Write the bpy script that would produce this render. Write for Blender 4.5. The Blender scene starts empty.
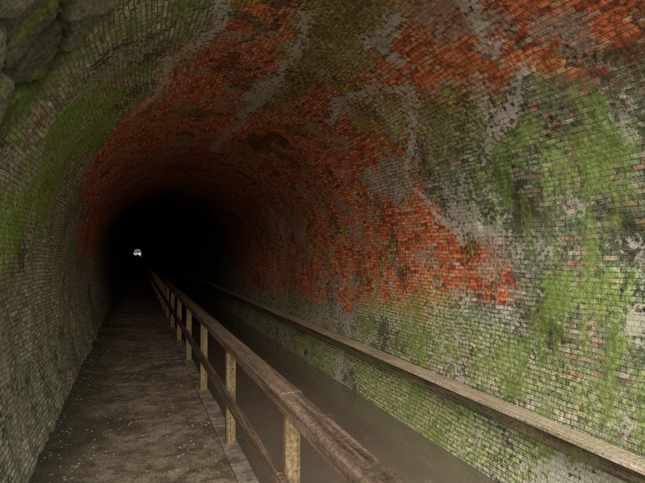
import bpy, math, random
import numpy as np
random.seed(4); rng=np.random.default_rng(7)
scene=bpy.context.scene
L=300.0; Y0=1.7; EYE=1.65

# ------------------------------------------------------------------ helpers
def link(o,parent=None):
    scene.collection.objects.link(o)
    if parent: o.parent=parent
    return o
def mesh_obj(name,verts,faces,mat=None,parent=None,smooth=False):
    m=bpy.data.meshes.new(name); m.from_pydata([tuple(map(float,v)) for v in verts],[],faces); m.update()
    if smooth: m.polygons.foreach_set('use_smooth',[True]*len(m.polygons))
    o=bpy.data.objects.new(name,m)
    if mat: m.materials.append(mat)
    return link(o,parent)
def grid_mesh(name,P,mat,smooth=True,uv=None,attrs=None):
    n,m=P.shape[:2]
    me=bpy.data.meshes.new(name)
    me.vertices.add(n*m); me.vertices.foreach_set('co',P.reshape(-1).astype(np.float32))
    i=np.arange(n-1)[:,None]*m+np.arange(m-1)[None,:]
    q=np.stack([i,i+1,i+m+1,i+m],-1).reshape(-1,4)
    nf=len(q)
    me.loops.add(nf*4); me.polygons.add(nf)
    me.loops.foreach_set('vertex_index',q.reshape(-1).astype(np.int32))
    me.polygons.foreach_set('loop_start',(np.arange(nf)*4).astype(np.int32))
    me.polygons.foreach_set('loop_total',np.full(nf,4,np.int32))
    me.update(calc_edges=True)
    if smooth: me.polygons.foreach_set('use_smooth',np.ones(nf,bool))
    if uv is not None:
        l=me.uv_layers.new(name='UVMap'); l.data.foreach_set('uv',uv.reshape(-1,2)[q.reshape(-1)].reshape(-1).astype(np.float32))
    if attrs:
        for k,v in attrs.items():
            a=me.attributes.new(k,'FLOAT','POINT'); a.data.foreach_set('value',v.reshape(-1).astype(np.float32))
    me.validate(); me.update()
    o=bpy.data.objects.new(name,me); me.materials.append(mat)
    return link(o)
_perm=rng.random((256,256))
def vnoise(x,y):
    xi=np.floor(x).astype(int); yi=np.floor(y).astype(int); fx=x-xi; fy=y-yi
    fx=fx*fx*(3-2*fx); fy=fy*fy*(3-2*fy)
    g=lambda a,b:_perm[a%256,b%256]
    return (g(xi,yi)*(1-fx)+g(xi+1,yi)*fx)*(1-fy)+(g(xi,yi+1)*(1-fx)+g(xi+1,yi+1)*fx)*fy
def fbm(x,y,o=4,g=.55):
    s=0;a=.5;t=0
    for k in range(o):
        c,sn=math.cos(k*.7),math.sin(k*.7)
        s=s+a*vnoise((x*c-y*sn)*2**k+17*k,(x*sn+y*c)*2**k+31*k); t+=a; a*=g
    return s/t

class NT:
    def __init__(s,name):
        s.mat=bpy.data.materials.new(name); s.mat.use_nodes=True
        s.t=s.mat.node_tree; s.t.nodes.clear()
        s.out=s.n('ShaderNodeOutputMaterial'); s.b=s.n('ShaderNodeBsdfPrincipled')
        s.t.links.new(s.b.outputs[0],s.out.inputs[0])
    def n(s,ty,**k):
        nd=s.t.nodes.new(ty)
        for a,v in k.items(): setattr(nd,a,v)
        return nd
    def set(s,sock,v):
        if isinstance(v,bpy.types.NodeSocket): s.t.links.new(v,sock)
        elif isinstance(v,(tuple,list)) and len(v)==3 and sock.type=='RGBA': sock.default_value=(*v,1)
        else: sock.default_value=v
    def math(s,op,a,b=0.0,c=None,clamp=False):
        nd=s.n('ShaderNodeMath',operation=op,use_clamp=clamp); s.set(nd.inputs[0],a); s.set(nd.inputs[1],b)
        if c is not None: s.set(nd.inputs[2],c)
        return nd.outputs[0]
    def mix(s,f,a,b,mode='MIX'):
        nd=s.n('ShaderNodeMix',data_type='RGBA',blend_type=mode); s.set(nd.inputs[0],f); s.set(nd.inputs[6],a); s.set(nd.inputs[7],b)
        return nd.outputs[2]
    def noise(s,vec,scale,detail=5,rough=.6,out=0,dist=0.0):
        nd=s.n('ShaderNodeTexNoise'); s.set(nd.inputs['Vector'],vec); nd.inputs['Scale'].default_value=scale
        nd.inputs['Detail'].default_value=detail; nd.inputs['Roughness'].default_value=rough; nd.inputs['Distortion'].default_value=dist
        return nd.outputs[out]
    def ramp(s,f,st):
        nd=s.n('ShaderNodeValToRGB'); s.set(nd.inputs[0],f); e=nd.color_ramp.elements
        while len(e)<len(st): e.new(.5)
        for k,(p,c) in enumerate(st): e[k].position=p; e[k].color=(*c,1)
        return nd.outputs[0]
    def sm(s,v,a,b,lo=0.0,hi=1.0):
        nd=s.n('ShaderNodeMapRange',interpolation_type='SMOOTHSTEP'); s.set(nd.inputs[0],v)
        for i,x in enumerate((a,b,lo,hi)): nd.inputs[i+1].default_value=x
        return nd.outputs[0]
    def attr(s,name): return s.n('ShaderNodeAttribute',attribute_name=name).outputs['Fac']
    def mapv(s,vec,sc=(1,1,1),loc=(0,0,0)):
        nd=s.n('ShaderNodeMapping'); s.set(nd.inputs[0],vec); nd.inputs['Scale'].default_value=sc; nd.inputs['Location'].default_value=loc
        return nd.outputs[0]
    def bump(s,h,dist,strength=1.0,nrm=None):
        nd=s.n('ShaderNodeBump'); s.set(nd.inputs['Height'],h); nd.inputs['Distance'].default_value=dist; nd.inputs['Strength'].default_value=strength
        if nrm is not None: s.set(nd.inputs['Normal'],nrm)
        return nd.outputs[0]
    def done(s,col,rough=.9,nrm=None,spec=.3):
        s.set(s.b.inputs['Base Color'],col); s.set(s.b.inputs['Roughness'],rough); s.b.inputs['Specular IOR Level'].default_value=spec
        if nrm is not None: s.set(s.b.inputs['Normal'],nrm)
        return s.mat

# ------------------------------------------------------------------ brick vault material
def brick_vault():
    m=NT('mossy_brick_vault'); uv=m.n('ShaderNodeTexCoord').outputs['UV']
    bt=m.n('ShaderNodeTexBrick',offset=.5); m.set(bt.inputs['Vector'],uv)
    for k,v in (('Scale',1),('Mortar Size',.0040),('Mortar Smooth',.35),('Bias',0),('Brick Width',.116),('Row Height',.038)): bt.inputs[k].default_value=v
    bt.inputs['Color1'].default_value=(0,0,0,1); bt.inputs['Color2'].default_value=(1,1,1,1); bt.inputs['Mortar'].default_value=(.5,.5,.5,1)
    r=m.n('ShaderNodeSeparateColor'); m.set(r.inputs[0],bt.outputs['Color']); r=r.outputs[0]
    mort=bt.outputs['Fac']
    r2=m.math('FRACT',m.math('MULTIPLY',r,7.31))
    big=m.attr('n_big'); mid=m.attr('n_mid'); mid2=m.attr('n_mid2'); streak=m.attr('n_streak'); rs=m.attr('rside')
    fine=m.noise(uv,24,4,.72); vfine=m.noise(uv,95,2,.75)
    def mask(a,n=mid,A=.9,B=.12,lo=.36,hi=.66,C=.9):
        v=m.math('MULTIPLY_ADD',m.math('SUBTRACT',n,.5),A,a); v=m.math('MULTIPLY_ADD',m.math('SUBTRACT',r2,.5),B,v)
        v=m.math('MULTIPLY_ADD',m.math('SUBTRACT',fine,.5),C,v)
        return m.sm(v,lo,hi)
    red=m.ramp(r,[(0,(.28,.06,.03)),(.2,(.60,.13,.05)),(.5,(.78,.20,.07)),(.78,(.82,.29,.11)),(.93,(.72,.44,.31)),(1,(.28,.2,.13))])
    base=m.ramp(r,[(0,(.19,.21,.13)),(.3,(.34,.37,.24)),(.6,(.47,.50,.34)),(.85,(.50,.37,.24)),(1,(.64,.62,.50))])
    redM=mask(m.attr('red'),mid,.9,.25,.26,.55)
    col=m.mix(redM,base,red)
    col=m.mix(m.math('MULTIPLY',m.sm(big,.62,.78),.4),col,m.mix(mid2,(.14,.08,.05),(.38,.2,.12)))
    greyM=mask(m.attr('grey'),mid,1.2,.3)
    gcol=m.ramp(r,[(0,(.08,.09,.05)),(.25,(.18,.20,.12)),(.55,(.29,.31,.20)),(.8,(.42,.22,.12)),(1,(.46,.46,.34))])
    gcol=m.mix(m.sm(mid2,.42,.6),gcol,m.mix(big,(.08,.15,.10),(.28,.36,.22)))
    col=m.mix(m.math('MULTIPLY',greyM,.88),col,gcol)
    col=m.mix(m.math('MULTIPLY',m.sm(mid2,.60,.72),.55),col,m.mix(fine,(.14,.08,.04),(.50,.31,.16)))
    olM=mask(m.attr('olive'),mid,.9,.25,.40,.72); col=m.mix(m.math('MULTIPLY',olM,.8),col,m.mix(m.math('MULTIPLY_ADD',m.math('SUBTRACT',fine,.5),1.0,mid2),(.09,.12,.03),(.52,.58,.2)))
    dk=mask(m.attr('blot'),mid,.9,.2); col=m.mix(m.math('MULTIPLY',dk,.85),col,m.mix(fine,(.02,.025,.012),(.1,.1,.055)))
    col=m.mix(m.math('MULTIPLY',m.sm(m.math('ADD',m.math('MULTIPLY',mid,.6),m.math('MULTIPLY',fine,.5)),.47,.36),.75),col,m.mix(fine,(.025,.022,.012),(.12,.10,.06)))
    pk=mask(m.attr('pink'),mid,1.0,.3); col=m.mix(m.math('MULTIPLY',pk,.6),col,(.55,.4,.33))
    gp=mask(m.attr('lichen'),mid,1.0,.3); col=m.mix(m.math('MULTIPLY',gp,.75),col,m.mix(fine,(.18,.22,.16),(.66,.68,.6)))
    ygM=mask(m.attr('yg'),mid,1.3,.4,.45,.85); col=m.mix(m.math('MULTIPLY',ygM,.65),col,m.mix(fine,(.20,.28,.07),(.56,.64,.26)))
    mcol=m.mix(redM,(.09,.10,.06),(.26,.12,.08)); mcol=m.mix(m.math('MULTIPLY',m.sm(mid,.58,.72),.45),mcol,(.38,.32,.25))
    col=m.mix(m.math('MULTIPLY',mort,.88),col,mcol)
    col=m.mix(1.0,col,m.ramp(fine,[(.3,(.25,.25,.25)),(.5,(1.08,1.08,1.08)),(.68,(1.85,1.85,1.85))]),'MULTIPLY')
    moM=mask(m.attr('moss'),streak,1.8,.05,.36,.95,1.2)
    mossc=m.ramp(fine,[(.3,(.05,.10,.01)),(.5,(.30,.48,.05)),(.7,(.62,.80,.16))])
    mossc=m.mix(m.math('MULTIPLY',rs,.35),mossc,(.34,.42,.22))
    col=m.mix(m.math('MULTIPLY',moM,m.math('MULTIPLY_ADD',mort,-.35,.86)),col,mossc)
    thin=m.math('MULTIPLY',m.sm(m.math('MULTIPLY_ADD',m.math('SUBTRACT',fine,.5),.35,streak),.47,.68),m.attr('damp'))
    col=m.mix(m.math('MULTIPLY',thin,.6),col,m.mix(fine,(.05,.11,.01),(.40,.52,.13)))
    whM=mask(m.attr('white'),fine,1.4,.35,.34,.74); col=m.mix(m.math('MULTIPLY',whM,.92),col,m.mix(fine,(.5,.42,.37),(.92,.87,.8)))
    lime=m.sm(m.math('ADD',m.math('MULTIPLY',mid2,.5),m.math('MULTIPLY',fine,.55)),.585,.66)
    col=m.mix(m.math('MULTIPLY',lime,m.math('MULTIPLY_ADD',rs,.4,.25)),col,m.mix(vfine,(.45,.43,.38),(.85,.83,.77)))
    spk=m.math('MULTIPLY',m.sm(vfine,.60,.70),m.sm(mid,.42,.56)); col=m.mix(m.math('MULTIPLY',spk,.65),col,(.76,.7,.64))
    st=m.attr('stone'); soot=m.sm(m.math('MULTIPLY_ADD',m.math('SUBTRACT',fine,.5),.5,st),.3,.7)
    scol=m.mix(m.attr('cell'),(.12,.125,.08),(.34,.34,.23)); scol=m.mix(m.math('MULTIPLY',m.sm(streak,.42,.6),.7),scol,(.2,.32,.05)); scol=m.mix(m.attr('joint'),scol,(.03,.032,.02))
    scol=m.mix(1.0,scol,m.ramp(fine,[(.3,(.35,.35,.35)),(.7,(1.7,1.7,1.7))]),'MULTIPLY')
    col=m.mix(soot,col,scol)
    col=m.mix(m.attr('deep_shade'),col,(.05,.028,.02))
    h=m.math('SUBTRACT',1.0,mort)
    h=m.math('MULTIPLY',h,m.math('ADD',.6,m.math('MULTIPLY',r2,.9)))
    h=m.math('MULTIPLY',h,m.math('SUBTRACT',1.0,m.math('MULTIPLY',m.math('MAXIMUM',moM,soot),.5)))
    h=m.math('MULTIPLY_ADD',fine,1.5,h); h=m.math('MULTIPLY_ADD',vfine,.5,h)
    return m.done(col,m.sm(big,.35,.7,.92,.66),m.bump(h,.013,1.0),.35)
vault_mat=brick_vault()

# ------------------------------------------------------------------ tunnel profile
def profile(t):
    r=np.radians(t); b=np.where((t>=0)&(t<=180),1.85,3.6)
    return 1.05-1.95*np.cos(r), EYE+b*np.sin(r)
T=np.linspace(-31.5,180+43,4000); px,pz=profile(T)
sc=np.r_[0,np.cumsum(np.hypot(np.diff(px),np.diff(pz)))]; sc-=sc[np.argmax(pz)]
S=np.arange(sc[0],sc[-1],.03)
PX=np.interp(S,sc,px); PZ=np.interp(S,sc,pz)
dx=np.gradient(PX,S); dz=np.gradient(PZ,S); NX,NZ=dz,-dx   # inward normal
Ys=np.r_[np.arange(Y0,9,.03),np.arange(9,14,.06),np.arange(14,40,.2),np.arange(40,L,2.5),L]
YY,SS=np.meshgrid(Ys,S,indexing='ij')

P=dict(
red=[[(9.3,-3.03),(8.6,-2.38),(7.2,-1.96),(6.2,-1.5),(5.2,-1.0),(4.4,-0.72),(3.8,-0.5),(2.8,-0.45),(2.1,0.92),(.4,1.8),(.4,2.25),(2.3,1.95),(2.6,1.65),(3.2,1.63),(4.4,2.22),(4.3,2.76),(3.6,2.92),(3.3,3.25),(3.4,3.47),(4.3,3.47),(5.8,3.73),(9.1,3.8),(13.5,4.01),(18.1,2.91),(18.5,0.04),(19,-1.54),(19.5,-2.91)]],
olive=[[(3.3,-0.09),(2.9,0.56),(3.3,0.84),(4.0,0.97),(4.8,0.79),(6.0,0.5),(6.6,0.35),(5.4,0.14),(4.2,0.05)],
       [(5.2,0.94),(4.1,1.23),(3.1,1.56),(2.6,1.55),(3.1,1.8),(3.7,2.0),(4.4,1.85),(4.9,1.45)]],
grey=[[(3.2,1.63),(2.5,1.8),(2.3,1.95),(.6,2.25),(.6,4.1),(2.4,4.0),(3.0,3.95),(4.4,3.75),(4.0,3.63),(3.5,3.44),(3.3,3.25),(3.6,2.92),(4.1,2.8),(4.4,2.4),(4.6,2.0),(4.0,1.6)]],
moss=[[(3.3,2.15),(2.9,2.0),(2.4,2.15),(2.35,2.4),(2.6,2.6),(3.1,2.4)],[(3.1,3.1),(2.6,2.95),(1.6,3.05),(1.6,3.5),(2.6,3.45),(3.0,3.35)],
      [(4.0,-1.26),(4.2,-1.84),(4.0,-2.44),(3.2,-2.85),(3.2,-3.28),(4.8,-3.13),(6.3,-2.39),(6.6,-1.63),(5.5,-1.3)]],
yg=[[(6.1,3.63),(4.7,3.34),(4.0,3.63),(2.9,3.71),(.8,3.81),(.8,3.96),(3.5,4.03),(4.8,4.0),(6.7,4.0)],
    [(10,4.4),(8.7,4.85),(.8,4.85),(.8,4.25),(6,4.25)]],
lichen=[[(4.0,3.58),(3.5,3.44),(3.0,3.54),(3.1,3.79),(3.7,3.85)],[(5.6,1.9),(5.1,1.88),(4.6,1.96),(4.7,2.24),(5.3,2.33),(5.8,2.15)]],
blot=[[(7.8,0.57),(6.9,0.81),(7.1,1.05),(8.1,0.99),(8.5,0.72)],[(2.4,1.65),(2.2,1.69),(1.5,1.85),(1.6,2.04),(2.3,1.92)],
      [(3.6,2.1),(3.3,2.0),(3.1,2.6),(3.5,2.7)],[(2.5,2.7),(2.1,2.7),(2.1,3.0),(2.4,3.0)]],
pink=[[(11.2,2.09),(9.3,2.1),(8.5,2.49),(9.3,2.75),(11.4,2.58)]],
stone=[[(.5,-1.9),(1.5,-1.0),(2.9,-1.1),(3.5,-1.42),(3.6,-1.85),(3.3,-2.5),(.5,-2.6)]],
)
W=dict(white=[[(5.5,1.07),(4.9,1.02),(4.1,1.23),(3.8,1.24)],[(4.6,1.98),(4.7,2.24),(4.5,2.48),(4.2,2.81),(3.7,2.87)],[(2.7,1.52),(2.9,1.71),(3.1,1.8),(3.4,2.09)],
  [(3.6,0.11),(4.4,0.21),(6.3,0.31),(9.1,0.27)],[(3.2,0.8),(3.7,0.77),(3.6,1.04)],[(3.3,-.5),(4.4,-.65),(6.0,-1.2)],[(2.6,1.0),(2.9,1.3)],[(3.9,1.3),(4.4,1.7),(4.6,2.0)]])
wx=(fbm(YY*1.3,SS*1.3+9)-.5)*.5+(fbm(YY*5,SS*5+40)-.5)*.2; wy=(fbm(YY*1.3+50,SS*1.3+3)-.5)*.5+(fbm(YY*5+7,SS*5)-.5)*.2
QX=YY+wx*np.clip(YY/5,.7,3); QY=SS+wy
def segd(ax,ay,bx,by):
    vx,vy=bx-ax,by-ay; t=np.clip(((QX-ax)*vx+(QY-ay)*vy)/(vx*vx+vy*vy+1e-9),0,1)
    return np.hypot(QX-ax-t*vx,QY-ay-t*vy)
def polysd(p):
    d=np.full(QX.shape,1e9); ins=np.zeros(QX.shape,bool)
    for i in range(len(p)):
        (ax,ay),(bx,by)=p[i],p[(i+1)%len(p)]
        d=np.minimum(d,segd(ax,ay,bx,by))
        c=((ay>QY)!=(by>QY)); ins^=c&(QX<(bx-ax)*(QY-ay)/(by-ay+1e-12)+ax)
    return np.where(ins,d,-d)
attrs={}
for k,pl in P.items():
    v=np.zeros(QX.shape)
    for p in pl: v=np.maximum(v,np.clip(.5+polysd(p)/.45,0,1.15 if k=='red' else 1))
    attrs[k]=v
v=np.zeros(QX.shape)
for p in W['white']:
    for i in range(len(p)-1): v=np.maximum(v,np.clip(.85-segd(*p[i],*p[i+1])/.2,0,1)*.9)
attrs['white']=v
attrs['rside']=np.clip((SS-1.2)/.5,0,1)*np.clip(1.1-attrs['red'],.1,1)
attrs['damp']=np.clip(.3+.75*(SS<-.3)-.55*(SS<-3.4)+.7*np.clip((SS-1.5)/1.5,0,1),0,1)*np.clip(1.5-YY/12,0,1)*np.clip(1.15-attrs['red'],.15,1)
def norm(a): 
    near=a[YY<14]; return np.clip(.5+(a-near.mean())/(near.std()*6),0,1)
attrs['n_big']=norm(fbm(YY*.9,SS*.9+77,5)); attrs['n_mid']=norm(fbm(YY*3+5,SS*3+11,5,.65)); attrs['n_mid2']=norm(fbm(YY*2.2+95,SS*2.6+61,5,.68))
attrs['n_streak']=norm(fbm(YY*9,SS*2.2+30,4,.7)*.6+.6*fbm(YY*3+3,SS*3,5,.65))
attrs['deep_shade']=np.clip((YY-13)/6,0,1)*.85  # brick darkens with depth: failing daylight put into the colour
best=np.full(QX.shape,1e9); sec=np.full(QX.shape,1e9); cell=np.zeros(QX.shape)
cx,cy=YY*2.1+wx*.8,SS*2.7+wy
for i in range(1,9):
    for j in range(-9,-1):
        ox,oy=i+rng.random()*.75+.5*(j%2),j+rng.random()*.6; d=np.hypot(cx-ox,cy-oy); rv=rng.random()
        m1=d<best; sec=np.where(m1,best,np.minimum(sec,d)); cell=np.where(m1,rv,cell); best=np.where(m1,d,best)
edge=np.clip((sec-best)/.16,0,1)
attrs['cell']=cell; attrs['joint']=1-edge
disp=(fbm(YY*.9,SS*.9)-.5)*.09+(fbm(YY*3,SS*3+20)-.5)*.04+(fbm(YY*11,SS*11+5)-.5)*.018
stn=np.clip(attrs['stone']*2-.5,0,1)
disp+=stn*(edge**.6*.05+cell*.05-.04)
disp-=np.clip(attrs['blot']*2-.6,0,1)*.035
disp=disp*np.where(SS>3.6,.4,1)
X=PX[None,:]+NX[None,:]*disp; Z=PZ[None,:]+NZ[None,:]*disp
G=np.stack([X,YY,Z],-1)
uvw=np.stack([YY+(fbm(YY*1.2+9,SS*1.2)-.5)*.07+(fbm(YY*10,SS*10)-.5)*.012,SS+(fbm(YY*1.1,SS*1.1+70)-.5)*.06+(fbm(YY*9+30,SS*9)-.5)*.01],-1)
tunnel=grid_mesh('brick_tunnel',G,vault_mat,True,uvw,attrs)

# ------------------------------------------------------------------ portals (head walls)
def plain_brick(name,c1,c2,mc):
    m=NT(name); tc=m.n('ShaderNodeTexCoord').outputs['Object']
    bt=m.n('ShaderNodeTexBrick'); m.set(bt.inputs['Vector'],m.n('ShaderNodeTexCoord').outputs['UV'])
    for k,v in (('Scale',1),('Mortar Size',.005),('Brick Width',.116),('Row Height',.038),('Mortar Smooth',.2)): bt.inputs[k].default_value=v
    bt.inputs['Color1'].default_value=(*c1,1); bt.inputs['Color2'].default_value=(*c2,1); bt.inputs['Mortar'].default_value=(*mc,1)
    n=m.noise(tc,2.5,4,.65); c=m.mix(m.sm(n,.45,.65),bt.outputs['Color'],(.09,.11,.05))
    h=m.math('SUBTRACT',m.noise(tc,30,3,.6),bt.outputs['Fac'])
    return m.done(c,.92,m.bump(h,.008))
wall_mat=plain_brick('weathered_brick',(.22,.07,.04),(.15,.12,.09),(.16,.15,.12))
def headwall(name,y,th):
    inner=[(PX[i],PZ[i]) for i in range(0,len(S),4)]+[(PX[-1],PZ[-1])]
    n=len(inner); outer=[]
    for (x,z) in inner:
        a=math.atan2(z-1.2,x-1.05); c,s_=math.cos(a),math.sin(a)
        k=min((9/abs(c)) if abs(c)>1e-6 else 1e9,((3.5 if s_>0 else 2.4)/abs(s_)) if abs(s_)>1e-6 else 1e9)
        outer.append((1.05+c*k,1.2+s_*k))
    V=[];F=[]
    for yy in (y,y+th):
        V+=[(x,yy,z) for x,z in inner]+[(x,yy,z) for x,z in outer]
    for i in range(n-1):
        F.append((i,i+1,n+i+1,n+i)); o=2*n; F.append((o+i+1,o+i,o+n+i,o+n+i+1))
        F.append((n+i,n+i+1,o+n+i+1,o+n+i)); F.append((i+1,i,o+i,o+i+1))
    ob=mesh_obj(name,V,F,wall_mat)
    l=ob.data.uv_layers.new(name='UVMap')
    for lp in ob.data.loops:
        c=ob.data.vertices[lp.vertex_index].co; l.data[lp.index].uv=(c.x+c.y,c.z)
    return ob
headwall('tunnel_portal_wall',Y0-.25,.249)
headwall('tunnel_portal_wall',L+.001,.449)

# ------------------------------------------------------------------ towpath
def path_mat():
    m=NT('compacted_dirt'); tc=m.n('ShaderNodeTexCoord').outputs['Object']
    a=m.noise(tc,1.6,4,.65); b=m.noise(tc,7,4,.7); c=m.noise(tc,60,4,.75)
    col=m.mix(m.sm(a,.32,.62),(.17,.125,.08),(.50,.42,.30)); col=m.mix(m.math('MULTIPLY',m.sm(b,.46,.6),.7),col,(.15,.105,.065))
    col=m.mix(m.math('MULTIPLY',m.sm(c,.56,.68),.55),col,(.62,.54,.42)); col=m.mix(m.math('MULTIPLY',m.sm(c,.47,.36),.8),col,(.05,.04,.028))
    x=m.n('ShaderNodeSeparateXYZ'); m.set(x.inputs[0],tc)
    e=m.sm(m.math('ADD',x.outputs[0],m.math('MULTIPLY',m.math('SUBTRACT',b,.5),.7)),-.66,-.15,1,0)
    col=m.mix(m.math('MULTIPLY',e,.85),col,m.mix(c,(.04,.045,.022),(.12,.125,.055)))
    h=m.math('ADD',m.math('MULTIPLY',c,1.2),m.math('MULTIPLY',b,1.5))
    return m.done(col,m.sm(b,.4,.6,.92,.75),m.bump(h,.028),.25)
ys=np.r_[np.arange(-60,0,1.0),np.arange(0,12,.04),np.arange(12,40,.3),np.arange(40,L+60,4)]
xs=np.arange(-.98,.701,.04); xs[-1]=.70
A,B=np.meshgrid(ys,xs,indexing='ij')
Zp=(fbm(A*1.2,B*1.2)-.5)*.05+(fbm(A*7,B*7)-.5)*.032-.005+np.clip((-.35-B)/.5,0,1)**2*.09
Zp-=.012*np.clip(1-np.abs(B-.05)/.4,0,1); Zp[:,-2:]=np.minimum(Zp[:,-2:],.0)
pm=path_mat()
grid_mesh('towpath',np.stack([B,A,Zp],-1),pm)
def scatter(name,n,xr,yr,zf,sz,mat):
    V=[];F=[]
    for _ in range(n):
        x=random.uniform(*xr); y=yr[0]+(yr[1]-yr[0])*random.random()**1.5
        s=sz*(.35+random.random()**4*2.2); a=random.uniform(0,6.28); o=len(V)
        for (h,k) in ((0,1),(.45,.85)):
            for j in range(6):
                t=a+j*math.pi/3; rr=s*k*random.uniform(.75,1.15); V.append((x+rr*math.cos(t),y+rr*math.sin(t)*1.3,zf(x,y)+h*s-s*.15))
        V.append((x,y,zf(x,y)+s*.62))
        for j in range(6):
            k=(j+1)%6; F.append((o+j,o+k,o+6+k,o+6+j)); F.append((o+6+j,o+6+k,o+12))
    return mesh_obj(name,V,F,mat)
def zf(x,y):
    i=min(len(ys)-1,int(np.searchsorted(ys,y))); j=min(len(xs)-1,max(0,int(round((x+.98)/.04)))); return Zp[i,j]
gm=NT('gravel_stone'); oi=gm.noise(gm.n('ShaderNodeTexCoord').outputs['Object'],8,3,.6)
gm=gm.done(gm.mix(gm.sm(oi,.35,.65),(.10,.08,.055),(.30,.25,.18)),.85)
scatter('gravel',9000,(-.68,.69),(1.2,14),zf,.006,gm)

# coping + canal side wall
def stone_mat(name,c1,c2):
    m=NT(name); tc=m.n('ShaderNodeTexCoord').outputs['Object']; a=m.noise(tc,5,4,.7); b=m.noise(tc,45,3,.7)
    col=m.mix(m.sm(a,.35,.65),c1,c2); col=m.mix(m.math('MULTIPLY',m.sm(b,.5,.7),.5),col,(.05,.05,.04))
    return m.done(col,.85,m.bump(m.math('ADD',a,b),.01))
cop=stone_mat('coping_stone',(.13,.11,.08),(.38,.33,.26))
V=[];F=[]
y=-60.0
while y<L+60:
    ln=.9 if y<40 else 8; y2=y+ln-.012; o=len(V); j=random.uniform(-.006,.006) if y<40 else 0
    x1,x2,z1,z2=.701,.845+j,-.12,.012+j
    V+=[(x1,y,z1),(x2,y,z1),(x2,y,z2-.015),(x2-.015,y,z2),(x1,y,z2),(x1,y2,z1),(x2,y2,z1),(x2,y2,z2-.015),(x2-.015,y2,z2),(x1,y2,z2)]
    F+=[(o,o+1,o+2,o+3,o+4),(o+9,o+8,o+7,o+6,o+5)]+[(o+k,o+5+k,o+5+(k+1)%5,o+(k+1)%5) for k in range(5)]
    y+=ln
mesh_obj('canal_coping',V,F,cop)
cw=mesh_obj('canal_side_wall',[(.82,-60,-1.2),(.82,L+60,-1.2),(.82,L+60,-.119),(.82,-60,-.119)],[(0,1,2,3)],wall_mat)
l=cw.data.uv_layers.new(name='UVMap')
for lp in cw.data.loops:
    c=cw.data.vertices[lp.vertex_index].co; l.data[lp.index].uv=(c.y,c.z)

# ------------------------------------------------------------------ water
def water_mat():
    m=NT('murky_canal_water'); tc=m.n('ShaderNodeTexCoord').outputs['Object']
    a=m.noise(m.mapv(tc,(1,.5,1)),1.5,4,.6); b=m.noise(tc,26,3,.5)
    col=m.mix(a,(.12,.098,.072),(.21,.18,.135))
    scum=m.sm(m.noise(m.mapv(tc,(1.6,.5,1)),5,5,.75),.58,.68); col=m.mix(m.math('MULTIPLY',scum,.4),col,(.32,.29,.23))
    h=m.noise(tc,3.5,3,.5)
    return m.done(col,m.math('ADD',.06,m.math('MULTIPLY',scum,.4)),m.bump(m.math('ADD',h,m.math('MULTIPLY',b,.12)),.008),.5)
mesh_obj('canal_water',[(.82,-60,-.19),(3.0,-60,-.19),(3.0,L+60,-.19),(.82,L+60,-.19)],[(0,1,2,3)],water_mat())

# ------------------------------------------------------------------ wood
def wood(name,c1,c2,c3,axis):
    m=NT(name); tc=m.n('ShaderNodeTexCoord').outputs['Object']
    scl={'y':(38,1.6,38),'z':(38,38,2)}[axis]
    g=m.noise(m.mapv(tc,scl),1.0,4,.65); b=m.noise(tc,3,4,.65); f=m.noise(tc,50,3,.7)
    col=m.mix(m.sm(g,.3,.7),c1,c2); col=m.mix(m.math('MULTIPLY',m.sm(b,.45,.65),.7),col,c3)
    col=m.mix(1.0,col,m.ramp(f,[(.3,(.45,.45,.45)),(.6,(1.2,1.2,1.2))]),'MULTIPLY')
    return m.done(col,.85,m.bump(m.math('ADD',g,m.math('MULTIPLY',f,.6)),.008),.2)
wr=wood('rail_timber',(.07,.042,.026),(.23,.16,.105),(.11,.095,.06),'y')
wp=wood('post_timber',(.09,.06,.032),(.28,.20,.11),(.15,.13,.065),'z')
wf=wood('fender_lit_timber',(.34,.25,.18),(.70,.58,.46),(.38,.36,.22),'y')  # top board paled: the lit upper face put into the colour
wd=wood('fender_shaded_timber',(.06,.05,.03),(.22,.17,.1),(.13,.16,.06),'y')  # front board darkened: its shade put into the greenish colour
def beam(name,x1,x2,z1,z2,y1,y2,mat,parent,bev=.012,seg=.3,wob=.004):
    n=max(1,int((y2-y1)/seg)); V=[];F=[]
    pr=[(x1+bev,z1),(x2-bev,z1),(x2,z1+bev),(x2,z2-bev),(x2-bev,z2),(x1+bev,z2),(x1,z2-bev),(x1,z1+bev)]
    for i in range(n+1):
        yy=y1+(y2-y1)*i/n; 
        for (x,z) in pr: V.append((x+random.uniform(-wob,wob)*.6,yy,z+random.uniform(-wob,wob)*.6))
    for i in range(n):
        for k in range(8):
            a=i*8+k; b=i*8+(k+1)%8; F.append((a,b,b+8,a+8))
    F.append(tuple(range(7,-1,-1))); F.append(tuple(n*8+k for k in range(8)))
    return mesh_obj(name,V,F,mat,parent)
rail=bpy.data.objects.new('timber_railing',None); link(rail)
y=-1.05; k=0; posts=[]
while y<L-1:
    posts.append(y); y+=1.8
for i,y in enumerate(posts):
    x0,x1=.735,.815
    n=mesh_obj(f'post_{i+1}',[(x0,y-.034,-.1),(x1,y-.034,-.1),(x1,y+.034,-.1),(x0,y+.034,-.1),(x0,y-.034,.822),(x1,y-.034,.822),(x1,y+.034,.822),(x0,y+.034,.822)],
        [(3,2,1,0),(4,5,6,7),(0,1,5,4),(1,2,6,5),(2,3,7,6),(3,0,4,7)],wp,rail)
    if y<40:
        bv=n.modifiers.new('b','BEVEL'); bv.width=.006; bv.segments=2
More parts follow.
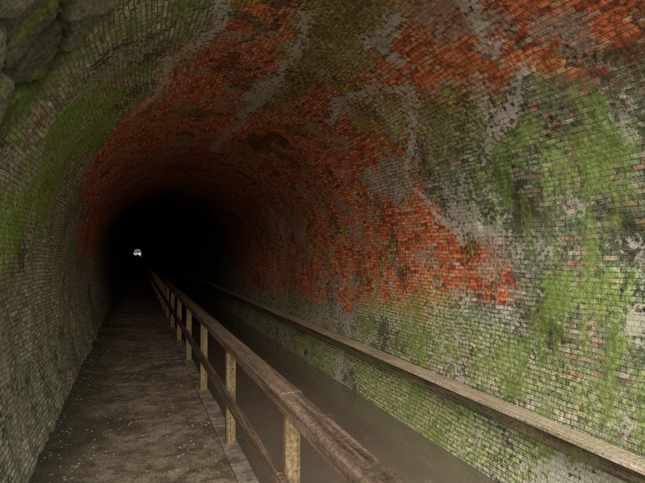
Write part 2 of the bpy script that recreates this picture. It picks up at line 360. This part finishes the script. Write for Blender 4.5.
for i in range(0,len(posts)-2,2):
    a,b=posts[i],posts[min(i+2,len(posts)-1)]; dz=random.uniform(-.004,.004); dx_=random.uniform(-.003,.003)
    beam(f'top_rail_{i//2+1}',.705+dx_,.835+dx_,.822+dz*.3,.912+dz,a+.002,b-.002,wr,rail,.014,.25 if a<30 else 2)
    beam(f'mid_rail_{i//2+1}',.698,.734,.40+dz,.50+dz,a+.003,b-.003,wr,rail,.006,.25 if a<30 else 2,.002)
fen=bpy.data.objects.new('timber_fender_rail',None); link(fen)
y=Y0+.02; i=0
while y<L-4:
    ln=4.2 if y<40 else 20; ln=min(ln,L-y); dz=random.uniform(-.002,.002)
    beam(f'top_board_{i+1}',2.65,2.82,.41+dz,.44+dz,y,y+ln-.004,wf,fen,.006,.3 if y<40 else 4)
    beam(f'front_board_{i+1}',2.69,2.78,.30+dz,.405+dz,y,y+ln-.004,wd,fen,.01,.3 if y<40 else 4)
    y+=ln; i+=1

# ------------------------------------------------------------------ outside ground, hill, banks
def grass():
    m=NT('grass_ground'); tc=m.n('ShaderNodeTexCoord').outputs['Object']; a=m.noise(tc,.4,6,.65); b=m.noise(tc,20,5,.7)
    return m.done(m.mix(m.sm(a,.35,.65),(.08,.11,.04),(.22,.2,.12)),.95,m.bump(b,.05))
gr=grass()
m=NT('pale_bounce_ground'); tc=m.n('ShaderNodeTexCoord').outputs['Object']; b=m.noise(tc,12,5,.7)  # unseen ground, pale surface added to bounce light onto the vault
pg=m.done(m.mix(b,(.50,.47,.42),(.70,.67,.61)),.95,m.bump(b,.03))
V=[];F=[]
def strip(pts,y1,y2):
    o=len(V)
    for yy in (y1,y2):
        for (x,z) in pts: V.append((x,yy,z))
    n=len(pts)
    for k in range(n-1): F.append((o+k,o+k+1,o+n+k+1,o+n+k))
for (a,b) in ((-800,Y0-.2),(L+.4,L+900)):
    strip([(-900,.02),(-.95,.02),(-.95,-1.2),(3.0,-1.2),(3.0,.02),(900,.02)],a,b)
strip([(-900,.02),(-7.9,.02)],Y0-.2,L+.4); strip([(9.9,.02),(900,.02)],Y0-.2,L+.4)
mesh_obj('ground',V,F,pg)
hx=np.r_[np.linspace(-150,-9,14),np.linspace(-7.9,9.9,8),np.linspace(11,150,14)]; hy=np.r_[Y0-.01,np.linspace(5,L-4,40),L+.01]
A,B=np.meshgrid(hy,hx,indexing='ij')
top=4.65+np.clip((np.minimum(A-Y0,L-A))/30,0,1)*14+(fbm(A*.05,B*.05)-.5)*4*np.clip((np.minimum(A-Y0,L-A))/20,0,1)
side=np.clip(1-np.maximum(np.maximum(-7.9-B,B-9.9),0)/40,0,1)
grid_mesh('hill',np.stack([B,A,top*side*side*(3-2*side)],-1),gr)

# ------------------------------------------------------------------ light
sun_el=math.radians(26); dirv=(math.sin(math.radians(16)),math.cos(math.radians(16)))   # travel direction in plan
w=bpy.data.worlds.new('World'); scene.world=w; w.use_nodes=True; nt=w.node_tree; nt.nodes.clear()
sky=nt.nodes.new('ShaderNodeTexSky'); sky.sky_type='NISHITA'; sky.sun_disc=False; sky.sun_elevation=sun_el
az=math.atan2(-dirv[0],-dirv[1]); sky.sun_rotation=az; sky.dust_density=3; sky.air_density=1.0
bg=nt.nodes.new('ShaderNodeBackground'); bg.inputs[1].default_value=.15; o=nt.nodes.new('ShaderNodeOutputWorld')
nt.links.new(sky.outputs[0],bg.inputs[0]); nt.links.new(bg.outputs[0],o.inputs[0])
ld=bpy.data.lights.new('sun','SUN'); ld.energy=5; ld.angle=math.radians(75); ld.color=(1,.96,.88)
so=bpy.data.objects.new('sun',ld); link(so)
from mathutils import Vector
h=math.hypot(*dirv); D=Vector((dirv[0]/h*math.cos(sun_el),dirv[1]/h*math.cos(sun_el),-math.sin(sun_el)))
so.rotation_euler=D.to_track_quat('-Z','Y').to_euler(); so.location=(-10,-20,15)

cd=bpy.data.cameras.new('camera'); cd.lens=28; cd.sensor_width=36; cd.clip_start=.05; cd.clip_end=3000
c=bpy.data.objects.new('camera',cd); link(c); c.location=(0,0,EYE); c.rotation_euler=(math.radians(91.23),0,math.radians(-20.44))
scene.camera=c
scene.view_settings.view_transform='Standard'; scene.view_settings.look='None'; scene.view_settings.exposure=0; scene.view_settings.gamma=1
